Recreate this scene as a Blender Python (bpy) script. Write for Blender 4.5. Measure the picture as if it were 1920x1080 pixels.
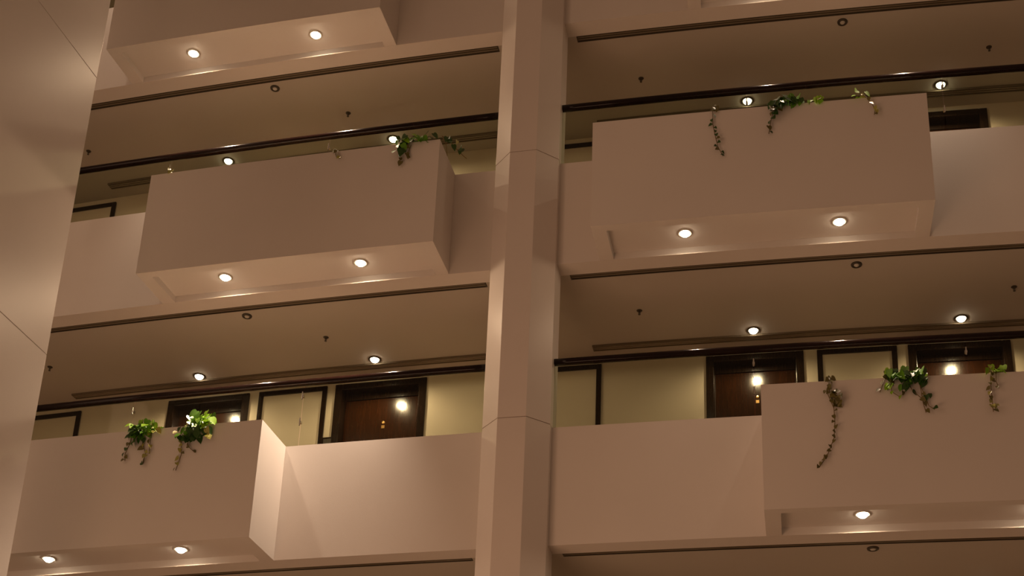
import bpy, bmesh, math, random
from mathutils import Vector, Matrix, Euler

for o in list(bpy.data.objects):
    bpy.data.objects.remove(o)
SC = bpy.context.scene
COL = SC.collection
R = random.Random(7)

# ---------------------------------------------------------------- camera
F_PX, PITCH, ROLL = 2705.7, 0.377823, -0.033648
cam_d = bpy.data.cameras.new('camera')
cam = bpy.data.objects.new('camera', cam_d)
COL.objects.link(cam)
SC.camera = cam
cam_d.sensor_fit = 'HORIZONTAL'
cam_d.sensor_width = 36.0
cam_d.lens = F_PX / 1920.0 * 36.0
cam_d.shift_x = -54.76 / 1920.0
cam_d.shift_y = 529.99 / 1920.0
cam_d.clip_start, cam_d.clip_end = 0.1, 200
_f = Vector((0, math.cos(PITCH), math.sin(PITCH)))
_u = Vector((0, -math.sin(PITCH), math.cos(PITCH)))
_r = Vector((1, 0, 0))
_r2 = _r * math.cos(ROLL) - _u * math.sin(ROLL)
_u2 = _r * math.sin(ROLL) + _u * math.cos(ROLL)
cam.matrix_world = Matrix(((_r2.x, _u2.x, -_f.x, 0), (_r2.y, _u2.y, -_f.y, 0), (_r2.z, _u2.z, -_f.z, 0), (0, 0, 0, 1)))

# ---------------------------------------------------------------- light of the atrium
w = bpy.data.worlds.new('atrium_ambient')
SC.world = w
w.use_nodes = True
w.node_tree.nodes['Background'].inputs[0].default_value = (1.0, 0.55, 0.31, 1)
w.node_tree.nodes['Background'].inputs[1].default_value = 0.155


def area_light(name, loc, target, size, energy, color):
    d = bpy.data.lights.new(name, 'AREA')
    d.shape = 'RECTANGLE'
    d.size, d.size_y = size
    d.energy = energy
    d.color = color
    o = bpy.data.objects.new(name, d)
    COL.objects.link(o)
    o.location = loc
    o.rotation_euler = (Vector(target) - Vector(loc)).to_track_quat('-Z', 'Y').to_euler()
    return o


# unseen fill lights added for the general glow, from the left and from below
area_light('fill_left', (-14, 2.5, 8.0), (-1, 12, 8), (6, 14), 270, (1.0, 0.60, 0.38))
area_light('fill_below', (-6, 7, -1.0), (-3.5, 12.5, 8), (8, 4), 360, (1.0, 0.56, 0.32))

SC.view_settings.view_transform = 'Standard'
SC.view_settings.look = 'None'
SC.view_settings.exposure = 0.0
SC.view_settings.gamma = 1.0
SC.view_settings.use_curve_mapping = False

# ---------------------------------------------------------------- plan of the curved gallery front
# s runs along the parapet (m), n is the distance out of the parapet plane towards the atrium
DIST, TH, KA = 13.30736, -0.2097195, 0.010166095
H = 3.3              # storey height
ZB = 5.54751         # underside of the lowest full gallery, above the eye
ZT = 1.31894         # height of a parapet, underside to top
FL = 0.9             # gallery floor above the underside
NW = -2.10           # corridor back wall
RAIL_Z = 2.108


def plan(s, n):
    a = TH + KA * s
    return ((math.sin(a) - math.sin(TH)) / KA + n * math.sin(a),
            DIST - (math.cos(a) - math.cos(TH)) / KA - n * math.cos(a))


def W(s, n, z):
    x, y = plan(s, n)
    return Vector((x, y, z))


def frame(s, n, z):
    return Matrix.Translation(W(s, n, z)) @ Matrix.Rotation(TH + KA * s, 4, 'Z')


# ---------------------------------------------------------------- materials
def new_mat(name):
    m = bpy.data.materials.new(name)
    m.use_nodes = True
    nt = m.node_tree
    return m, nt, nt.nodes['Principled BSDF']


def surf(name, col, rough=0.6, var=0.06, scale=3.0, bump=0.0, bscale=120.0, metal=0.0, coat=0.0, spec=0.5, stretch=None):
    m, nt, b = new_mat(name)
    b.inputs['Roughness'].default_value = rough
    b.inputs['Metallic'].default_value = metal
    b.inputs['Coat Weight'].default_value = coat
    b.inputs['Coat Roughness'].default_value = 0.08
    b.inputs['Specular IOR Level'].default_value = spec
    tc = nt.nodes.new('ShaderNodeTexCoord')
    src = tc.outputs['Object']
    if stretch:
        mp = nt.nodes.new('ShaderNodeMapping')
        mp.inputs['Scale'].default_value = stretch
        nt.links.new(src, mp.inputs['Vector'])
        src = mp.outputs['Vector']
    nz = nt.nodes.new('ShaderNodeTexNoise')
    nz.inputs['Scale'].default_value = scale
    nz.inputs['Detail'].default_value = 5
    nt.links.new(src, nz.inputs['Vector'])
    rp = nt.nodes.new('ShaderNodeValToRGB')
    rp.color_ramp.elements[0].position = 0.3
    rp.color_ramp.elements[1].position = 0.7
    rp.color_ramp.elements[0].color = (*[c * (1 - var) for c in col], 1)
    rp.color_ramp.elements[1].color = (*[min(1, c * (1 + var)) for c in col], 1)
    nt.links.new(nz.outputs['Fac'], rp.inputs['Fac'])
    nt.links.new(rp.outputs['Color'], b.inputs['Base Color'])
    if bump:
        n2 = nt.nodes.new('ShaderNodeTexNoise')
        n2.inputs['Scale'].default_value = bscale
        n2.inputs['Detail'].default_value = 3
        nt.links.new(src, n2.inputs['Vector'])
        bp = nt.nodes.new('ShaderNodeBump')
        bp.inputs['Strength'].default_value = bump
        bp.inputs['Distance'].default_value = 0.01
        nt.links.new(n2.outputs['Fac'], bp.inputs['Height'])
        nt.links.new(bp.outputs['Normal'], b.inputs['Normal'])
    return m


M = {}
M['plaster'] = surf('plaster', (0.66, 0.61, 0.57), 0.62, 0.02, 1.2, 0.08, 160)
M['cladding'] = surf('column_cladding', (0.66, 0.60, 0.56), 0.36, 0.02, 1.5, 0.06, 90)
M['joint'] = surf('joint', (0.30, 0.24, 0.20), 0.9, 0.02)
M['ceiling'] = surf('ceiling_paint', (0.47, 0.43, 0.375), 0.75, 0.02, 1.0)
M['wall'] = surf('corridor_wall', (0.66, 0.57, 0.45), 0.7, 0.02, 1.5, 0.05, 140)
M['carpet'] = surf('carpet', (0.22, 0.13, 0.07), 0.95, 0.2, 40)
M['dark_wood'] = surf('dark_wood', (0.014, 0.007, 0.004), 0.16, 0.3, 6, 0.02, 40, spec=0.3, stretch=(8, 8, 0.8))
M['door_wood'] = surf('door_wood', (0.024, 0.0075, 0.0022), 0.15, 0.25, 5, 0.02, 40, spec=0.4, stretch=(9, 9, 0.7))
M['rail_wood'] = surf('handrail_wood', (0.010, 0.004, 0.003), 0.13, 0.25, 5, spec=0.22)
M['bronze'] = surf('dark_bronze', (0.055, 0.045, 0.032), 0.45, 0.1, metal=0.3)
M['diffuser'] = surf('diffuser_metal', (0.17, 0.135, 0.09), 0.5, 0.05, metal=0.1)
M['slat'] = surf('diffuser_slat', (0.28, 0.23, 0.16), 0.45, 0.05, metal=0.2)
M['slot'] = surf('slot_dark', (0.045, 0.034, 0.022), 0.9, 0.05)
M['white_plastic'] = surf('pale_plastic', (0.55, 0.52, 0.46), 0.4, 0.03)
M['brass'] = surf('brass', (0.62, 0.38, 0.14), 0.25, 0.05, metal=1.0)
M['chrome'] = surf('chrome', (0.75, 0.74, 0.72), 0.12, 0.02, metal=1.0)
M['soil'] = surf('gravel', (0.52, 0.43, 0.34), 0.95, 0.35, 45, 0.8, 60)
M['stem'] = surf('stem', (0.16, 0.11, 0.035), 0.6, 0.2, 20)
M['leaf_dark'] = surf('leaf_dark', (0.025, 0.075, 0.006), 0.36, 0.3, 14)
M['leaf_mid'] = surf('leaf_mid', (0.10, 0.27, 0.010), 0.36, 0.25, 14)
M['leaf_lime'] = surf('leaf_lime', (0.24, 0.46, 0.012), 0.36, 0.2, 14)
M['leaf_yellow'] = surf('leaf_yellow', (0.34, 0.32, 0.07), 0.34, 0.2, 14)
M['leaf_olive'] = surf('leaf_olive', (0.13, 0.11, 0.025), 0.4, 0.2, 14)


def emis(name, col, strength):
    m, nt, b = new_mat(name)
    b.inputs['Base Color'].default_value = (0.8, 0.8, 0.8, 1)
    b.inputs['Emission Color'].default_value = (*col, 1)
    b.inputs['Emission Strength'].default_value = strength
    return m


M['lamp'] = emis('lamp_glass', (1.0, 0.82, 0.58), 22.0)

gm, gnt, gb = new_mat('balustrade_glass')
gout = gnt.nodes['Material Output']
gtr = gnt.nodes.new('ShaderNodeBsdfTransparent')
gtr.inputs[0].default_value = (0.86, 0.90, 0.82, 1)
ggl = gnt.nodes.new('ShaderNodeBsdfGlossy')
ggl.inputs['Roughness'].default_value = 0.02
gfr = gnt.nodes.new('ShaderNodeFresnel')
gfr.inputs['IOR'].default_value = 1.5
gmx = gnt.nodes.new('ShaderNodeMixShader')
# one thin sheet: the same reflectance from both sides
ggeo = gnt.nodes.new('ShaderNodeNewGeometry')
gior = gnt.nodes.new('ShaderNodeMapRange')
gior.inputs['To Min'].default_value = 1.5
gior.inputs['To Max'].default_value = 1.0 / 1.5
gnt.links.new(ggeo.outputs['Backfacing'], gior.inputs['Value'])
gnt.links.new(gior.outputs['Result'], gfr.inputs['IOR'])
gsc = gnt.nodes.new('ShaderNodeMath')      # scales the reflection down to thin the grey veil on the glass
gsc.operation = 'MULTIPLY'
gsc.inputs[1].default_value = 0.35
gnt.links.new(gfr.outputs[0], gsc.inputs[0])
gnt.links.new(gsc.outputs[0], gmx.inputs[0])
gnt.links.new(gtr.outputs[0], gmx.inputs[1])
gnt.links.new(ggl.outputs[0], gmx.inputs[2])
gnt.links.new(gmx.outputs[0], gout.inputs['Surface'])
M['glass'] = gm


# ---------------------------------------------------------------- builders
def box(bm, x0, x1, y0, y1, z0, z1, mat=None):
    v = [bm.verts.new((x, y, z)) for z in (z0, z1) for y in (y0, y1) for x in (x0, x1)]
    if mat is not None:
        for q in v:
            q.co = mat @ q.co
    for f in ((0, 2, 3, 1), (4, 5, 7, 6), (0, 1, 5, 4), (1, 3, 7, 5), (3, 2, 6, 7), (2, 0, 4, 6)):
        bm.faces.new([v[i] for i in f])


def sweep(bm, s0, s1, prof, ds=0.25):
    """closed (n, z) profile carried along the curved front, capped at both ends"""
    k = max(1, int(math.ceil((s1 - s0) / ds)))
    rings = []
    for i in range(k + 1):
        s = s0 + (s1 - s0) * i / k
        rings.append([bm.verts.new(W(s, n, z)) for n, z in prof])
    m = len(prof)
    for a, b in zip(rings, rings[1:]):
        for j in range(m):
            bm.faces.new((a[j], a[(j + 1) % m], b[(j + 1) % m], b[j]))
    bm.faces.new(rings[0][::-1])
    bm.faces.new(rings[-1])


def rect(n0, n1, z0, z1):
    return [(n0, z0), (n1, z0), (n1, z1), (n0, z1)]


def tube(bm, pts, r, seg=6):
    prev = None
    for i, p in enumerate(pts):
        a = pts[max(0, i - 1)]
        b = pts[min(len(pts) - 1, i + 1)]
        t = (b - a).normalized()
        u = t.orthogonal().normalized()
        v = t.cross(u)
        ring = [bm.verts.new(p + (u * math.cos(q) + v * math.sin(q)) * r) for q in [2 * math.pi * k / seg for k in range(seg)]]
        if prev:
            # match the nearest start so the tube does not twist
            off = min(range(seg), key=lambda o: sum((ring[(k + o) % seg].co - prev[k].co).length for k in range(seg)))
            ring = ring[off:] + ring[:off]
            for k in range(seg):
                bm.faces.new((prev[k], prev[(k + 1) % seg], ring[(k + 1) % seg], ring[k]))
        prev = ring


def lathe(bm, prof, seg=20):
    rings = []
    for r, z in prof:
        if r < 1e-6:
            rings.append([bm.verts.new((0, 0, z))])
        else:
            rings.append([bm.verts.new((r * math.cos(2 * math.pi * k / seg), r * math.sin(2 * math.pi * k / seg), z)) for k in range(seg)])
    for a, b in zip(rings, rings[1:]):
        for k in range(seg):
            k2 = (k + 1) % seg
            if len(a) == 1:
                bm.faces.new((a[0], b[k], b[k2]))
            elif len(b) == 1:
                bm.faces.new((a[k], b[0], a[k2]))
            else:
                bm.faces.new((a[k], b[k], b[k2], a[k2]))


def obj(name, bm, mat, parent=None, world=False, smooth=False, bevel=0.0):
    """links a bmesh as ONE mesh object; world=True: its points are world points"""
    bmesh.ops.recalc_face_normals(bm, faces=bm.faces)
    if world and parent is not None:
        bm.transform(MW[parent.name].inverted())
    me = bpy.data.meshes.new(name)
    bm.to_mesh(me)
    bm.free()
    me.materials.append(mat)
    if smooth:
        for p in me.polygons:
            p.use_smooth = True
    o = bpy.data.objects.new(name, me)
    COL.objects.link(o)
    if parent is not None:
        o.parent = parent
    if bevel:
        bv = o.modifiers.new('edge', 'BEVEL')
        bv.width = bevel
        bv.segments = 2
        bv.limit_method = 'ANGLE'
    return o


MW = {}


def tag(o, label, cat, group=None, kind=None):
    o['label'] = label
    o['category'] = cat
    if group:
        o['group'] = group
    if kind:
        o['kind'] = kind


def thing(name, mw, label, cat, group=None, kind=None):
    o = bpy.data.objects.new(name, None)
    COL.objects.link(o)
    o.empty_display_size = 0.1
    o.matrix_world = mw
    MW[o.name] = mw.copy()
    tag(o, label, cat, group, kind)
    return o


def struct(name, bm, mat, label=None, cat=None, bevel=0.0):
    o = obj(name, bm, mat, bevel=bevel)
    o['kind'] = 'structure'
    if label:
        o['label'] = label
        o['category'] = cat
    return o


def copy_tree(o, mw, label):
    c = o.copy()
    COL.objects.link(c)
    c.matrix_world = mw
    MW[c.name] = mw.copy()
    c['label'] = label
    for ch in list(o.children):
        d = ch.copy()
        COL.objects.link(d)
        d.parent = c
        for g in list(ch.children):
            e = g.copy()
            COL.objects.link(e)
            e.parent = d
    return c


STOREY = {-1: 'bottom', 0: 'lower', 1: 'middle', 2: 'top', 3: 'uppermost'}
SL, SR = -8.6, 7.6                    # ends of the modelled gallery
BAYS = {'left': (-7.10, -0.645), 'right': (0.045, 6.50)}


def fz(k):
    return ZB + H * k


# ---------------------------------------------------------------- setting: slabs, parapets, corridor
for k in (-1, 0, 1, 2, 3):
    z = fz(k)
    bm = bmesh.new()
    # parapet with the soffit strip under its foot
    sweep(bm, SL, SR, [(0, z), (0, z + ZT), (-0.12, z + ZT), (-0.12, z + 0.30), (-0.225, z + 0.30), (-0.225, z)])
    struct('wall_parapet_' + STOREY[k], bm, M['plaster'], '%s cream gallery parapet wall running behind the box planters' % STOREY[k].capitalize(), 'parapet')
    bm = bmesh.new()
    sweep(bm, SL, SR, rect(-0.12, NW - 0.3, z + 0.62, z + FL))
    struct('floor', bm, M['carpet'])
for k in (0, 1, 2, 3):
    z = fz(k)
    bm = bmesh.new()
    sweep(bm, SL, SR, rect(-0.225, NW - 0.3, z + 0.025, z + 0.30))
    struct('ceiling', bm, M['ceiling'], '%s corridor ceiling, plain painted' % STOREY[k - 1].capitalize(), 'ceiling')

DARK_DOORS = [(-5.60, -4.45), (-3.237, -2.03), (1.516, 2.67), (3.91, 5.075)]
DOOR_TOP = 3.25
for k in (-1, 0, 1, 2):
    z = fz(k)
    bm = bmesh.new()
    edges = [SL] + [e for d in DARK_DOORS for e in d] + [SR]
    for a, b in zip(edges[0::2], edges[1::2]):
        sweep(bm, a, b, rect(NW, NW - 0.36, z + FL, z + H + 0.025))
    for a, b in DARK_DOORS:
        sweep(bm, a, b, rect(NW, NW - 0.36, z + DOOR_TOP, z + H + 0.025))
    struct('wall_back_' + STOREY[k], bm, M['wall'], '%s cream corridor back wall with doors' % STOREY[k].capitalize(), 'wall')
    for nm, s in (('wall_left_', SL), ('wall_right_', SR)):
        bm = bmesh.new()
        sweep(bm, s - 0.15 if s < 0 else s, s if s < 0 else s + 0.15, rect(0, NW - 0.36, z, z + H))
        struct(nm + STOREY[k], bm, M['wall'])

# ---------------------------------------------------------------- columns
OCT_A, OCT_N, OCT_S = 0.36, -0.07, -0.30


def cladding_ring(bm, plan_pts, z0, z1, mw):
    lo = [bm.verts.new(mw @ Vector((x, y, z0))) for x, y in plan_pts]
    hi = [bm.verts.new(mw @ Vector((x, y, z1))) for x, y in plan_pts]
    n = len(lo)
    for i in range(n):
        bm.faces.new((lo[i], lo[(i + 1) % n], hi[(i + 1) % n], hi[i]))
    bm.faces.new(lo[::-1])
    bm.faces.new(hi)


ID = Matrix.Identity(4)
col = thing('column', frame(OCT_S, OCT_N, fz(-1)), 'cream octagonal column rising between the two gallery bays', 'column')
col['kind'] = 'structure'
rr = OCT_A / math.cos(math.pi / 8)
octp = [(rr * math.cos(math.pi / 8 + i * math.pi / 4), rr * math.sin(math.pi / 8 + i * math.pi / 4)) for i in range(8)]
bm = bmesh.new()
cladding_ring(bm, [(x * 0.985, y * 0.985) for x, y in octp], 0, 4 * H + 1.5, ID)
obj('core', bm, M['joint'], col)
for k in range(-1, 4):
    z0 = max(0.0, (k + 0) * H + ZT)
    z1 = (k + 1) * H + ZT
    bm = bmesh.new()
    cladding_ring(bm, octp, z0 + 0.004, min(z1 - 0.004, 4 * H + 1.5), ID)
    obj('cladding_drum', bm, M['cladding'], col, bevel=0.003)

pier = thing('column', frame(-5.15, 3.5, fz(-1) - 1.0), 'broad cream pier standing in front of the galleries, cut by the picture edge', 'column')
pier['kind'] = 'structure'
S0, S1, N0, N1 = -6.0, -4.352, 2.245, 5.0


def pier_pts(ins=0.0):
    inv = MW[pier.name].inverted()
    out = []
    for s, n in ((S0 + ins, N0 + ins), (S1 - ins, N0 + ins), (S1 + 0.028 - ins, N1 - ins), (S0 + ins, N1 - ins)):
        q = inv @ W(s, n, 0)
        out.append((q.x, q.y))
    return out


bm = bmesh.new()
cladding_ring(bm, pier_pts(0.006), 0, 4 * H + 2.5, ID)
obj('core', bm, M['joint'], pier)
for k in range(-1, 4):
    z0 = max(0.0, k * H + ZT + 1.0)
    z1 = (k + 1) * H + ZT + 1.0
    bm = bmesh.new()
    cladding_ring(bm, pier_pts(), z0 + 0.003, min(z1 - 0.003, 4 * H + 2.5), ID)
    obj('cladding_slab', bm, M['cladding'], pier, bevel=0.003)

# ---------------------------------------------------------------- box planters hung on the parapets
BD = 0.6316          # projection
planters = [
    ('A1', 2, -5.467, -1.989, 'cream box planter at top left, cut by the picture top, two lamps below'),
    ('A2', 2, 1.50, 4.95, 'cream box planter at top right, only its soffit edge showing'),
    ('T1', 3, -6.29, -2.856, 'unseen cream box planter added above the top gallery to hold lamps that light it'),  # out of view, added with its two lamps to light the top gallery
    ('B1', 1, -4.581, -1.152, 'cream box planter of the middle gallery between pier and octagonal column'),
    ('B2', 1, 0.530, 3.974, 'cream box planter of the middle gallery right of the octagonal column'),
    ('C1', 0, -6.29, -2.856, 'cream box planter of the lower gallery left of the octagonal column, brightly lit side'),
    ('C2', 0, 2.216, 5.66, 'cream box planter of the lower gallery cut by the right picture edge'),
]
RIM, CD, WT = 0.15, 0.08, 0.09
BOX = {}
for key, k, a, b, lab in planters:
    z = fz(k)
    t = thing('planter_box', frame((a + b) / 2, 0.3, z), lab, 'planter', 'box planters on the gallery parapets')
    BOX[key] = (t, z)
    N_ = 0.0015
    bm = bmesh.new()
    sweep(bm, a, b, rect(BD - WT, BD, z, z + ZT))
    sweep(bm, a, a + WT, rect(N_, BD - WT, z, z + ZT))
    sweep(bm, b - WT, b, rect(N_, BD - WT, z, z + ZT))
    bmesh.ops.remove_doubles(bm, verts=bm.verts, dist=1e-5)
    obj('shell', bm, M['plaster'], t, True)
    bm = bmesh.new()      # soffit rim around the recessed panel
    sweep(bm, a + WT, b - WT, rect(BD - WT, 0.56, z, z + CD)) if 0.56 < BD - WT else None
    sweep(bm, a + WT, a + RIM, rect(N_, BD - WT, z, z + CD))
    sweep(bm, b - RIM, b - WT, rect(N_, BD - WT, z, z + CD))
    sweep(bm, a + RIM, b - RIM, rect(BD - WT - 0.012, BD - WT, z, z + CD))
    obj('soffit_rim', bm, M['plaster'], t, True)
    bm = bmesh.new()
    sweep(bm, a + WT, b - WT, rect(N_, BD - WT, z + CD, z + CD + 0.05))
    obj('coffer_panel', bm, M['plaster'], t, True)
    bm = bmesh.new()
    sweep(bm, a + WT, b - WT, rect(N_, BD - WT, z + ZT - 0.25, z + ZT - 0.10))
    obj('gravel_bed', bm, M['soil'], t, True)

# ---------------------------------------------------------------- glass balustrades with wooden handrails
JOINTS = {'left': [-4.775, -2.735], 'right': [2.137, 4.239]}
for k in (0, 1, 2, -1):
    z = fz(k)
    for bay, (a, b) in BAYS.items():
        t = thing('glass_balustrade', frame((a + b) / 2, -0.05, z + ZT),
                  'clear glass balustrade with dark glossy wooden handrail on the %s %s parapet' % (STOREY[k], bay + ' bay'), 'balustrade',
                  'glass balustrades of the galleries')
        e = [a + 0.01] + JOINTS[bay] + [b - 0.01]
        for p, q in zip(e, e[1:]):
            bm = bmesh.new()
            sweep(bm, p + 0.006, q - 0.006, rect(-0.054, -0.042, z + ZT, z + RAIL_Z - 0.02), 0.5)
            obj('glass_panel', bm, M['glass'], t, True)
        bm = bmesh.new()
        prof = []
        for i in range(14):
            q = 2 * math.pi * i / 14
            cx, cz = math.cos(q), math.sin(q)
            prof.append((-0.040 + 0.040 * math.copysign(abs(cx) ** 0.6, cx), z + RAIL_Z + 0.033 * math.copysign(abs(cz) ** 0.6, cz)))
        sweep(bm, a, b, prof, 0.2)
        obj('handrail', bm, M['rail_wood'], t, True, smooth=True)
        for j in JOINTS[bay]:
            for cz in (0.30, 0.62):
                bm = bmesh.new()
                mw = frame(j, -0.048, z + ZT + cz)
                tube(bm, [mw @ Vector((0, -0.030, -0.045)), mw @ Vector((0, -0.030, 0.045))], 0.007, 8)
                box(bm, -0.012, 0.012, -0.026, 0.012, -0.012, 0.012, mw)
                obj('glass_clip', bm, M['chrome'], t, True, smooth=False)

# ---------------------------------------------------------------- linear air diffusers in the ceilings
def slot_diffuser(k, a, b, n, wd, lab, lip=0.022, fm='diffuser', sm='slat'):
    z = fz(k) + 0.025
    t = thing('slot_diffuser', frame((a + b) / 2, n, z), lab, 'air diffuser', 'slot diffusers in the corridor ceilings')
    h = wd / 2
    bm = bmesh.new()
    for n0, n1 in ((n - h, n - h + 0.012), (n + h - 0.012, n + h)):
        sweep(bm, a, b, rect(n0, n1, z - lip, z))
    for s0, s1 in ((a, a + 0.012), (b - 0.012, b)):
        sweep(bm, s0, s1, rect(n - h + 0.012, n + h - 0.012, z - lip, z))
    obj('frame', bm, M[fm], t, True)
    bm = bmesh.new()
    sweep(bm, a, b, rect(n - h + 0.012, n + h - 0.012, z - 0.003, z))
    obj('slot_backing', bm, M['slot'], t, True)
    for q in (-1, 1):
        c = n + q * wd * 0.155
        bm = bmesh.new()
        sweep(bm, a + 0.012, b - 0.012, rect(c - 0.010, c + 0.010, z - lip + 0.002, z - 0.003))
        obj('slat', bm, M[sm], t, True)


for k in (0, 1, 2):
    nm = STOREY[k - 1]
    slot_diffuser(k, -6.90, -0.80, -0.290, 0.115, 'long slotted air diffuser at the outer edge of the %s left bay ceiling' % nm, 0.008, 'bronze', 'diffuser')
    slot_diffuser(k, 0.155, 6.30, -0.290, 0.115, 'long slotted air diffuser at the outer edge of the %s right bay ceiling' % nm, 0.008, 'bronze', 'diffuser')
    slot_diffuser(k, -6.88, -0.80, -1.830, 0.115, 'long slotted air diffuser beside the back wall of the %s left bay ceiling' % nm)  # paler metals than the outer row: lamplight put into the colour
    slot_diffuser(k, 0.155, 6.30, -1.830, 0.115, 'long slotted air diffuser beside the back wall of the %s right bay ceiling' % nm)

# ---------------------------------------------------------------- doors
def lbox(name, mat, par, x0, x1, y0, y1, z0, z1, bevel=0.0):
    bm = bmesh.new()
    box(bm, x0, x1, y0, y1, z0, z1)
    return obj(name, bm, mat, par, bevel=bevel)


dn = 0


def dark_door(k, a, b, lab):
    global dn
    dn += 1
    t = thing('door_%d' % dn, frame((a + b) / 2, NW, fz(k) + FL), lab, 'door', 'dark wooden room doors', 'structure')
    wd, top = (b - a) / 2 - 0.004, DOOR_TOP - FL - 0.004
    jw = 0.095
    for sg in (-1, 1):
        x0, x1 = sorted((sg * wd, sg * (wd - jw)))
        lbox('jamb', M['dark_wood'], t, x0, x1, -0.022, 0.20, 0, top, 0.008)
    lbox('lintel', M['dark_wood'], t, -wd + jw, wd - jw, -0.022, 0.20, top - 0.085, top, 0.008)
    lbox('transom_panel', M['dark_wood'], t, -wd + jw, wd - jw, 0.112, 0.16, top - 0.17, top - 0.085, 0.004)
    leaf = lbox('door_leaf', M['door_wood'], t, -wd + jw + 0.003, wd - jw - 0.003, 0.125, 0.17, 0.005, top - 0.175, 0.004)
    bm = bmesh.new()
    lathe(bm, [(0, -0.010), (0.018, -0.008), (0.026, 0.0)], 14)
    bm.transform(Matrix.Translation((0.02, 0.124, 1.835)) @ Matrix.Rotation(math.pi / 2, 4, 'X') @ Matrix.Scale(-1, 4, (0, 0, 1)))
    o = obj('peephole', bm, M['brass'], leaf)
    bm = bmesh.new()
    box(bm, -0.002, 0.042, 0.119, 0.1248, 1.75, 1.795)
    obj('number_plate', bm, M['brass'], leaf, bevel=0.002)
    bm = bmesh.new()
    tube(bm, [Vector((wd - jw - 0.09, 0.08, 1.0)), Vector((wd - jw - 0.21, 0.08, 1.0))], 0.011, 8)
    tube(bm, [Vector((wd - jw - 0.09, 0.08, 1.0)), Vector((wd - jw - 0.09, 0.126, 1.0))], 0.016, 8)
    obj('door_handle', bm, M['brass'], leaf)


def pale_door(k, a, b, lab):
    global dn
    dn += 1
    t = thing('door_%d' % dn, frame((a + b) / 2, NW, fz(k) + FL), lab, 'door', 'pale flush doors in dark frames', 'structure')
    wd, top, jw = (b - a) / 2, DOOR_TOP - FL - 0.01, 0.062
    for sg in (-1, 1):
        x0, x1 = sorted((sg * wd, sg * (wd - jw)))
        lbox('jamb', M['dark_wood'], t, x0, x1, -0.028, 0.0, 0, top, 0.006)
    lbox('lintel', M['dark_wood'], t, -wd + jw, wd - jw, -0.028, 0.0, top - jw, top, 0.006)
    lbox('door_leaf', M['wall'], t, -wd + jw, wd - jw, -0.010, 0.0, 0.005, top - jw, 0.002)


ORD = ['first', 'second', 'third', 'fourth']
for k in (0, 1, -1, 2):
    nm = STOREY[k]
    for i, (a, b) in enumerate(DARK_DOORS):
        bay = 'left' if i < 2 else 'right'
        pos = ('nearer the pier', 'nearer the octagonal column', 'nearer the octagonal column', 'nearer the picture edge')[i]
        dark_door(k, a, b, 'dark glossy wooden room door in the %s %s bay, the one %s' % (nm, bay, pos))
    for a, b, wh in ((-7.85, -6.925, 'beside the broad pier'), (-4.293, -3.367, 'between two dark doors, left bay'),
                     (-0.715, 0.212, 'behind the octagonal column'), (2.847, 3.765, 'between two dark doors, right bay')):
        pale_door(k, a, b, 'pale flush door in dark frame on the %s corridor, %s' % (nm, wh))

t = thing('wall_sign', frame(-3.29, NW, fz(0) + 2.40), 'small dark plate on the lower back wall between pale and dark doors', 'sign')
lbox('plate', M['dark_wood'], t, -0.068, 0.066, -0.02, 0.0, -0.10, 0.115, 0.004)
lbox('plate_face', M['bronze'], t, -0.055, 0.053, -0.023, -0.019, -0.085, 0.09, 0.002)

# ---------------------------------------------------------------- lamps
def spot(name, loc, energy, size, blend, radius=0.035, color=(1.0, 0.70, 0.44)):
    d = bpy.data.lights.new(name, 'SPOT')
    d.energy = energy
    d.color = color
    d.spot_size = math.radians(size)
    d.spot_blend = blend
    d.shadow_soft_size = radius
    o = bpy.data.objects.new(name, d)
    COL.objects.link(o)
    o.location = loc
    return o


def downlight_proto(mw, lab, group, ring):
    t = thing('downlight', mw, lab, 'ceiling lamp', group)
    bm = bmesh.new()
    lathe(bm, [(0.052, -0.004), (0.066, -0.012), (0.078, -0.008), (0.080, 0.0), (0.052, 0.0), (0.052, -0.004)], 24)
    obj('trim_ring', bm, M[ring], t, smooth=True)
    bm = bmesh.new()
    lathe(bm, [(0.053, -0.001)] + [(0.052 * math.cos(q), -0.001 - 0.044 * math.sin(q)) for q in [i * math.pi / 12 for i in range(1, 6)]] + [(0, -0.045)], 24)
    obj('lens', bm, M['lamp'], t, smooth=True)
    return t


COFFER = {'T1': [(-5.325, 'left'), (-3.785, 'right')], 'A1': [(-4.505, 'left'), (-2.918, 'right')], 'A2': [(2.36, 'left'), (3.94, 'right')],  # the T1 pair is unseen, added to brighten the top gallery
          'B1': [(-3.685, 'left'), (-2.085, 'right')], 'B2': [(1.471, 'left'), (3.054, 'right')],
          'C1': [(-5.325, 'left'), (-3.785, 'right')], 'C2': [(3.125, 'left'), (4.70, 'right')]}
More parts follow.
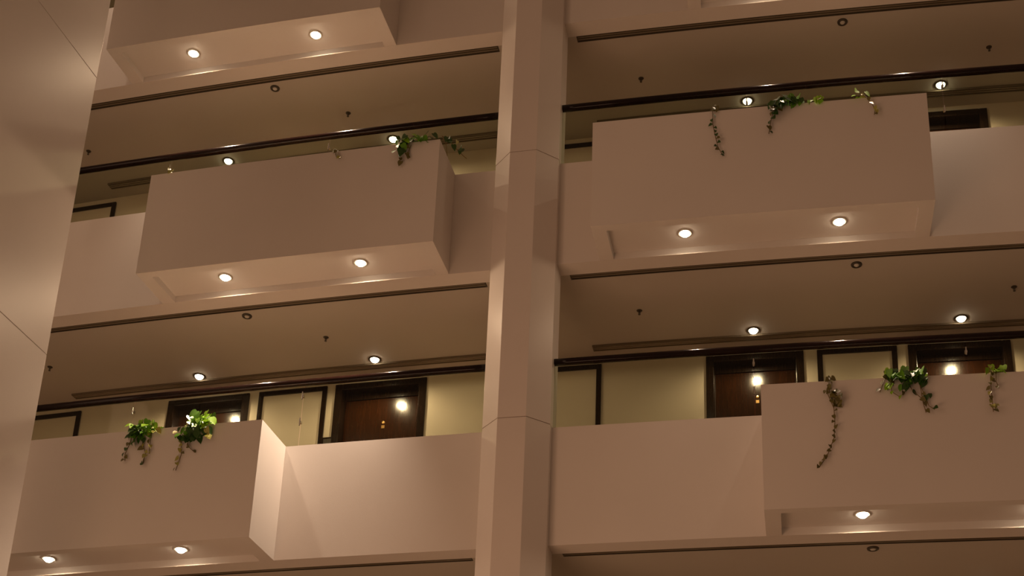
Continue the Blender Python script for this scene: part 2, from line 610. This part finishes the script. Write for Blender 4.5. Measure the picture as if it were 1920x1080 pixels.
# lamp strength (W), tilt of its beam along the front (degrees, + towards larger s)
COFFER_W = {'T1': [(420, 0), (300, 0)], 'A1': [(420, 8), (520, 0)], 'A2': [(110, 0), (300, 0)], 'B1': [(420, 0), (760, -13)], 'B2': [(45, 12), (200, 8)],
            'C1': [(120, 0), (120, 0)], 'C2': [(120, 0), (120, 0)]}
SPILL = {'T1': 20, 'A1': 34, 'B1': 38, 'A2': 10, 'B2': 9, 'C1': 20, 'C2': 20}
WHERE = {'T1': 'unseen box planter added above the top gallery', 'A1': 'top left box planter', 'A2': 'top right box planter', 'B1': 'middle box planter left of the octagonal column',
         'B2': 'middle box planter right of the octagonal column', 'C1': 'lower left box planter', 'C2': 'lower right box planter'}
proto = None
for key, lamps in COFFER.items():
    z = BOX[key][1] + CD
    for s, side in lamps:
        lab = 'lit recessed lamp under the %s, its %s one' % (WHERE[key], side)
        mw = frame(s, 0.265, z)
        if proto is None:
            proto = downlight_proto(mw, lab, 'lit lamps under the planters', 'white_plastic')
        else:
            copy_tree(proto, mw, lab)
        wt, tilt = COFFER_W[key][0 if side == 'left' else 1]
        bo = spot('planter_lamp_beam', W(s, 0.265, z - 0.075), wt, 76, 1.0, color=(1.0, 0.74, 0.53))
        bo.rotation_euler = (W(s + math.sin(math.radians(tilt)), 0.265, -math.cos(math.radians(tilt))) - W(s, 0.265, 0)).to_track_quat('-Z', 'Y').to_euler()
        spot('planter_lamp_spill', W(s, 0.265, z - 0.062), SPILL[key], 178, 0.1, 0.012)
cproto = None
CORR = [(-4.97, 'left bay, nearer the pier'), (-2.585, 'left bay, nearer the octagonal column'), (2.10, 'right bay, nearer the octagonal column'), (4.48, 'right bay, nearer the picture edge')]
for k in (1, 2, 0, 3):
    z = fz(k) + 0.025
    for (s, wh), wt in zip(CORR, (56, 52, 36, 54)):
        lab = 'lit corridor ceiling lamp of the %s %s' % (STOREY[k - 1], wh)
        if cproto is None:
            cproto = downlight_proto(frame(s, -1.685, z), lab, 'lit lamps in the corridor ceilings', 'bronze')
        else:
            copy_tree(cproto, frame(s, -1.685, z), lab)
        spot('corridor_lamp_light', W(s, -1.685, z - 0.068), wt, 165, 0.5)

# ---------------------------------------------------------------- small ceiling fittings
det = None
spr = None
for k in (1, 2, 0):
    z = fz(k) + 0.025
    for s, bay in ((-3.745, 'left'), (3.25, 'right')):
        lab = 'small round fitting with dark rim in the %s %s bay ceiling' % (STOREY[k - 1], bay)
        mw = frame(s, -0.465, z)
        if det is None:
            det = thing('smoke_detector', mw, lab, 'smoke detector', 'round fittings in the corridor ceilings')
            bm = bmesh.new()
            lathe(bm, [(0.029, -0.010), (0.042, -0.020), (0.056, -0.014), (0.060, 0.0), (0.029, 0.0), (0.029, -0.010)], 24)
            obj('rim', bm, M['bronze'], det, smooth=True)
            bm = bmesh.new()
            lathe(bm, [(0.030, -0.006), (0.026, -0.016), (0.016, -0.020), (0, -0.021)], 20)
            obj('cap', bm, M['white_plastic'], det, smooth=True)
        else:
            copy_tree(det, mw, lab)
    for s, wh in ((-6.755, 'beside the broad pier'), (-3.0, 'mid left bay'), (0.82, 'just right of the octagonal column'), (4.98, 'mid right bay')):
        lab = 'small pendent sprinkler in the %s corridor ceiling, %s' % (STOREY[k - 1], wh)
        mw = frame(s, -1.09, z)
        if spr is None:
            spr = thing('sprinkler', mw, lab, 'sprinkler', 'sprinklers in the corridor ceilings')
            bm = bmesh.new()
            lathe(bm, [(0, 0.0), (0.034, 0.0), (0.030, -0.006), (0.012, -0.010), (0, -0.010)], 16)
            obj('escutcheon', bm, M['bronze'], spr, smooth=True)
            bm = bmesh.new()
            lathe(bm, [(0.010, -0.008), (0.010, -0.022), (0.005, -0.028), (0.005, -0.045)], 12)
            for q in (-1, 1):
                tube(bm, [Vector((q * 0.010, 0, -0.018)), Vector((q * 0.012, 0, -0.034)), Vector((q * 0.003, 0, -0.050))], 0.0025, 5)
            obj('sprinkler_body', bm, M['bronze'], spr)
            bm = bmesh.new()
            lathe(bm, [(0, -0.050), (0.015, -0.050), (0.014, -0.053), (0, -0.053)], 14)
            obj('deflector', bm, M['bronze'], spr)
        else:
            copy_tree(spr, mw, lab)

# ---------------------------------------------------------------- trailing plants
def leaf_mesh(name, mat):
    """heart-shaped leaf: stalk end at the origin, tip along -z, upper face towards -y, folded on its midrib"""
    me = bpy.data.meshes.new(name)
    half = [(0.10, 0.10), (0.34, 0.12), (0.46, -0.10), (0.43, -0.38), (0.27, -0.68), (0.10, -0.90)]
    mid = [(0, 0.0), (0, -0.12), (0, -0.38), (0, -0.68), (0, -1.05)]
    vs = [(x, 0.0 + 0.10 * (z * z) * 0.6, z) for x, z in mid]
    idx = {}
    for sg in (-1, 1):
        for i, (x, z) in enumerate(half):
            idx[sg, i] = len(vs)
            vs.append((sg * x, -0.16 * x + 0.10 * z * z * 0.6, z))
    fs = []
    for sg in (-1, 1):
        g = lambda i: idx[sg, i]
        for f in ((0, g(0), g(1)), (0, g(1), g(2), 1), (1, g(2), g(3), 2), (2, g(3), g(4), 3), (3, g(4), g(5)), (3, g(5), 4)):
            fs.append(f if sg > 0 else f[::-1])
    me.from_pydata(vs, [], fs)
    me.materials.append(mat)
    for p in me.polygons:
        p.use_smooth = True
    return me


LEAF = {k: leaf_mesh('leaf_' + k, M['leaf_' + k]) for k in ('dark', 'mid', 'lime', 'yellow', 'olive')}


def add_leaf(par, pos, size, kind, yaw=None, tilt=None, roll=None):
    o = bpy.data.objects.new('leaf', LEAF[kind])
    COL.objects.link(o)
    o.parent = par
    yaw = R.uniform(-1.0, 1.0) if yaw is None else yaw
    tilt = R.uniform(-0.3, 0.9) if tilt is None else tilt
    roll = R.uniform(-0.8, 0.8) if roll is None else roll
    o.matrix_local = Matrix.Translation(pos) @ Matrix.Rotation(yaw, 4, 'Z') @ Matrix.Rotation(-tilt, 4, 'X') @ Matrix.Rotation(roll, 4, 'Y') @ Matrix.Scale(size, 4)
    return o


def plant(k, s0, lab, stems, clumps, group='trailing plants in the box planters'):
    """stems: lists of (ds, dz from the rim top, dn from the box front); leaves along them; clumps of leaves at the rim"""
    zt = fz(k) + ZT
    mw = frame(s0, BD, zt)
    t = thing('trailing_plant', mw, lab, 'plant', group)
    for pts, leaves, kinds, size in stems:
        # rooted in the soil behind the rim, over the edge, then down the front
        x0, z0 = pts[0][0], pts[0][1]
        line = [Vector((x0 * 0.8, 0.16, -0.105)), Vector((x0 * 0.9, 0.12, 0.02)), Vector((x0, 0.03, max(z0, 0.03))), ]
        line += [Vector((x, -(0.018 if len(q) < 1 else q[0]), z)) for x, z, *q in [(p[0], p[1], (p[2] if len(p) > 2 else 0.02)) for p in pts]]
        bm = bmesh.new()
        tube(bm, line, 0.0042, 5)
        obj('stem', bm, M['stem'], t, smooth=True)
        seg = line[2:]
        leaves = int(leaves * 1.35 + 0.5)
        for i in range(leaves):
            f = (i + 0.7) / leaves * (len(seg) - 1)
            j = min(int(f), len(seg) - 2)
            p = seg[j].lerp(seg[j + 1], f - j)
            p = p + Vector((R.choice((-1, 1)) * 0.012, -0.012, 0.005))
            add_leaf(t, p, size * R.uniform(0.75, 1.2), R.choice(kinds), yaw=R.uniform(-0.9, 0.9), tilt=R.uniform(-0.1, 0.5), roll=R.uniform(-1.1, 1.1))
    for cx, cz, rx, rz, n, kinds, size in clumps:
        for i in range(int(n * 1.6)):
            a, q = R.uniform(0, 2 * math.pi), math.sqrt(R.random())
            x, z = cx + rx * q * math.cos(a), cz + rz * q * math.sin(a)
            depth = R.uniform(0.015, 0.085)
            if z > 0.0:
                depth = R.uniform(-0.06, 0.09)
            else:
                depth = R.uniform(0.02, 0.085)
            z = max(z, 0.012) if depth < 0.012 else z
            add_leaf(t, Vector((x, -depth, z)), size * R.uniform(0.8, 1.3), R.choice(kinds))
    return t


G1, G2, YL = ['mid', 'lime', 'mid', 'lime'], ['dark', 'dark', 'mid'], ['yellow', 'lime']
OL = ['olive', 'olive', 'dark']
plant(0, -4.19, 'bushy green trailing plant on lower left planter, the one nearer the pier',
      [([(-0.12, 0.03), (-0.13, -0.15), (-0.17, -0.28), (-0.16, -0.36)], 7, OL, 0.050),
       ([(-0.02, 0.02), (0.02, -0.18), (0.07, -0.30), (0.05, -0.42)], 8, ['olive', 'yellow', 'dark'], 0.055),
       ([(0.10, 0.02), (0.10, -0.14), (0.11, -0.30)], 5, ['yellow', 'olive'], 0.050)],
      [(0.03, 0.035, 0.16, 0.055, 20, G1, 0.075), (-0.04, -0.08, 0.11, 0.08, 17, G2, 0.075), (0.15, -0.04, 0.05, 0.05, 4, ['lime', 'yellow'], 0.06)])
plant(0, -3.58, 'bushy bright green trailing plant on lower left planter, the one nearer its lit side',
      [([(-0.10, 0.02), (-0.15, -0.20), (-0.13, -0.34), (-0.17, -0.52)], 9, ['olive', 'dark', 'yellow'], 0.055),
       ([(-0.04, 0.0), (-0.08, -0.24), (0.02, -0.33)], 4, OL, 0.05)],
      [(0.02, 0.06, 0.17, 0.075, 24, ['lime', 'mid', 'lime'], 0.082), (-0.06, -0.10, 0.13, 0.08, 18, G2, 0.075), (0.12, -0.09, 0.07, 0.06, 6, ['dark', 'dark', 'yellow'], 0.07),
       (-0.20, -0.09, 0.02, 0.02, 1, ['yellow'], 0.06)])
plant(0, 2.86, 'single long olive vine hanging down the lower right planter',
      [([(0.0, 0.03), (-0.005, -0.10), (0.03, -0.25), (0.035, -0.45), (0.02, -0.62), (-0.05, -0.80), (-0.13, -0.92)], 18, ['olive'], 0.045),
       ([(0.01, 0.02), (-0.03, -0.12), (0.03, -0.30)], 5, ['olive'], 0.05)],
      [(0.05, -0.20, 0.055, 0.07, 8, ['olive'], 0.06)])
plant(0, 3.56, 'wide bushy trailing plant at the middle of the lower right planter',
      [([(0.12, 0.02), (0.14, -0.18), (0.15, -0.30), (0.17, -0.40)], 4, OL, 0.05),
       ([(0.0, 0.0), (0.06, -0.16), (0.15, -0.26), (0.22, -0.20)], 4, ['dark', 'olive'], 0.058),
       ([(0.10, 0.02), (0.20, -0.33), (0.25, -0.37)], 2, ['dark'], 0.06),
       ([(-0.14, 0.02), (-0.13, -0.16), (-0.06, -0.22), (0.0, -0.16)], 4, ['olive', 'lime'], 0.05),
       ([(-0.18, 0.0), (-0.24, -0.16)], 3, ['olive'], 0.045)],
      [(0.0, 0.03, 0.22, 0.05, 26, ['mid', 'lime', 'mid', 'dark'], 0.075), (0.06, -0.06, 0.14, 0.06, 16, G2, 0.07), (-0.15, -0.09, 0.04, 0.05, 4, ['lime', 'mid'], 0.06)])
plant(0, 4.36, 'sparse yellowish trailing sprig on the lower right planter near the picture edge',
      [([(-0.02, 0.02), (-0.03, -0.14), (-0.03, -0.28), (-0.03, -0.42)], 9, ['yellow', 'olive'], 0.046),
       ([(0.03, 0.02), (0.02, -0.10), (0.04, -0.18)], 3, ['olive'], 0.04)],
      [(-0.05, 0.03, 0.05, 0.03, 5, YL, 0.06), (0.07, 0.03, 0.05, 0.03, 5, ['yellow', 'lime'], 0.055), (-0.03, -0.38, 0.04, 0.04, 4, ['yellow'], 0.045)])
plant(1, -2.32, 'small yellow sprig drooping over the middle left planter front',
      [([(-0.02, 0.01), (-0.02, -0.06), (0.03, -0.12), (0.05, -0.10)], 4, ['yellow', 'olive'], 0.05)], [])
plant(1, -4.36, 'tiny pair of pale leaves peeping over the middle left planter rim near the pier',
      [([(0.0, 0.03), (0.03, 0.02)], 1, ['yellow'], 0.04)], [(0.05, 0.03, 0.05, 0.01, 3, ['yellow'], 0.045)])
plant(1, -1.40, 'green trailing plant at the lit end of the middle left planter, spilling round its corner',
      [([(-0.16, 0.02), (-0.20, -0.16), (-0.18, -0.28)], 6, OL, 0.055),
       ([(-0.05, 0.03), (-0.10, -0.16), (-0.07, -0.22)], 5, OL, 0.05)],
      [(-0.05, 0.03, 0.18, 0.035, 18, ['mid', 'mid', 'lime', 'dark'], 0.07), (-0.17, -0.08, 0.08, 0.09, 14, ['dark', 'mid', 'dark'], 0.07), (0.16, 0.05, 0.03, 0.03, 3, ['dark'], 0.065)])
plant(1, -1.045, 'few dark leaves trailing beside the right corner of the middle left planter',
      [([(-0.08, 0.02), (0.01, -0.02, 0.0), (0.05, -0.10, -0.03), (0.15, -0.20, -0.08), (0.18, -0.22, -0.10)], 1, ['dark'], 0.05)],
      [(0.0, -0.03, 0.02, 0.02, 2, ['dark'], 0.06), (0.05, -0.12, 0.02, 0.02, 2, ['dark'], 0.065), (0.17, -0.20, 0.02, 0.02, 2, ['dark'], 0.065), (0.10, -0.09, 0.01, 0.01, 1, ['yellow'], 0.045)])
plant(1, 1.80, 'thin dark vine hanging down the middle right planter near the octagonal column',
      [([(0.0, 0.02), (0.0, -0.18), (0.02, -0.32), (0.05, -0.48), (0.10, -0.60)], 12, ['olive', 'dark'], 0.042)],
      [(0.05, 0.01, 0.05, 0.01, 2, ['olive'], 0.04)])
plant(1, 2.60, 'flat green trailing plant along the rim of the middle right planter',
      [([(-0.15, 0.02), (-0.19, -0.14), (-0.21, -0.24), (-0.23, -0.37)], 6, ['dark', 'olive'], 0.055)],
      [(-0.02, 0.035, 0.17, 0.05, 24, ['dark', 'mid', 'mid'], 0.072), (-0.17, -0.05, 0.07, 0.09, 14, ['dark', 'olive', 'dark'], 0.065), (0.25, 0.02, 0.11, 0.035, 9, ['lime', 'lime', 'yellow'], 0.062)])
plant(1, 3.37, 'pale little sprig hanging from the middle right planter near its right end',
      [([(-0.03, 0.03), (0.05, -0.08), (0.08, -0.18), (0.07, -0.24)], 5, ['olive', 'yellow'], 0.042)],
      [(-0.05, 0.03, 0.06, 0.035, 6, ['yellow', 'yellow', 'lime'], 0.058)])
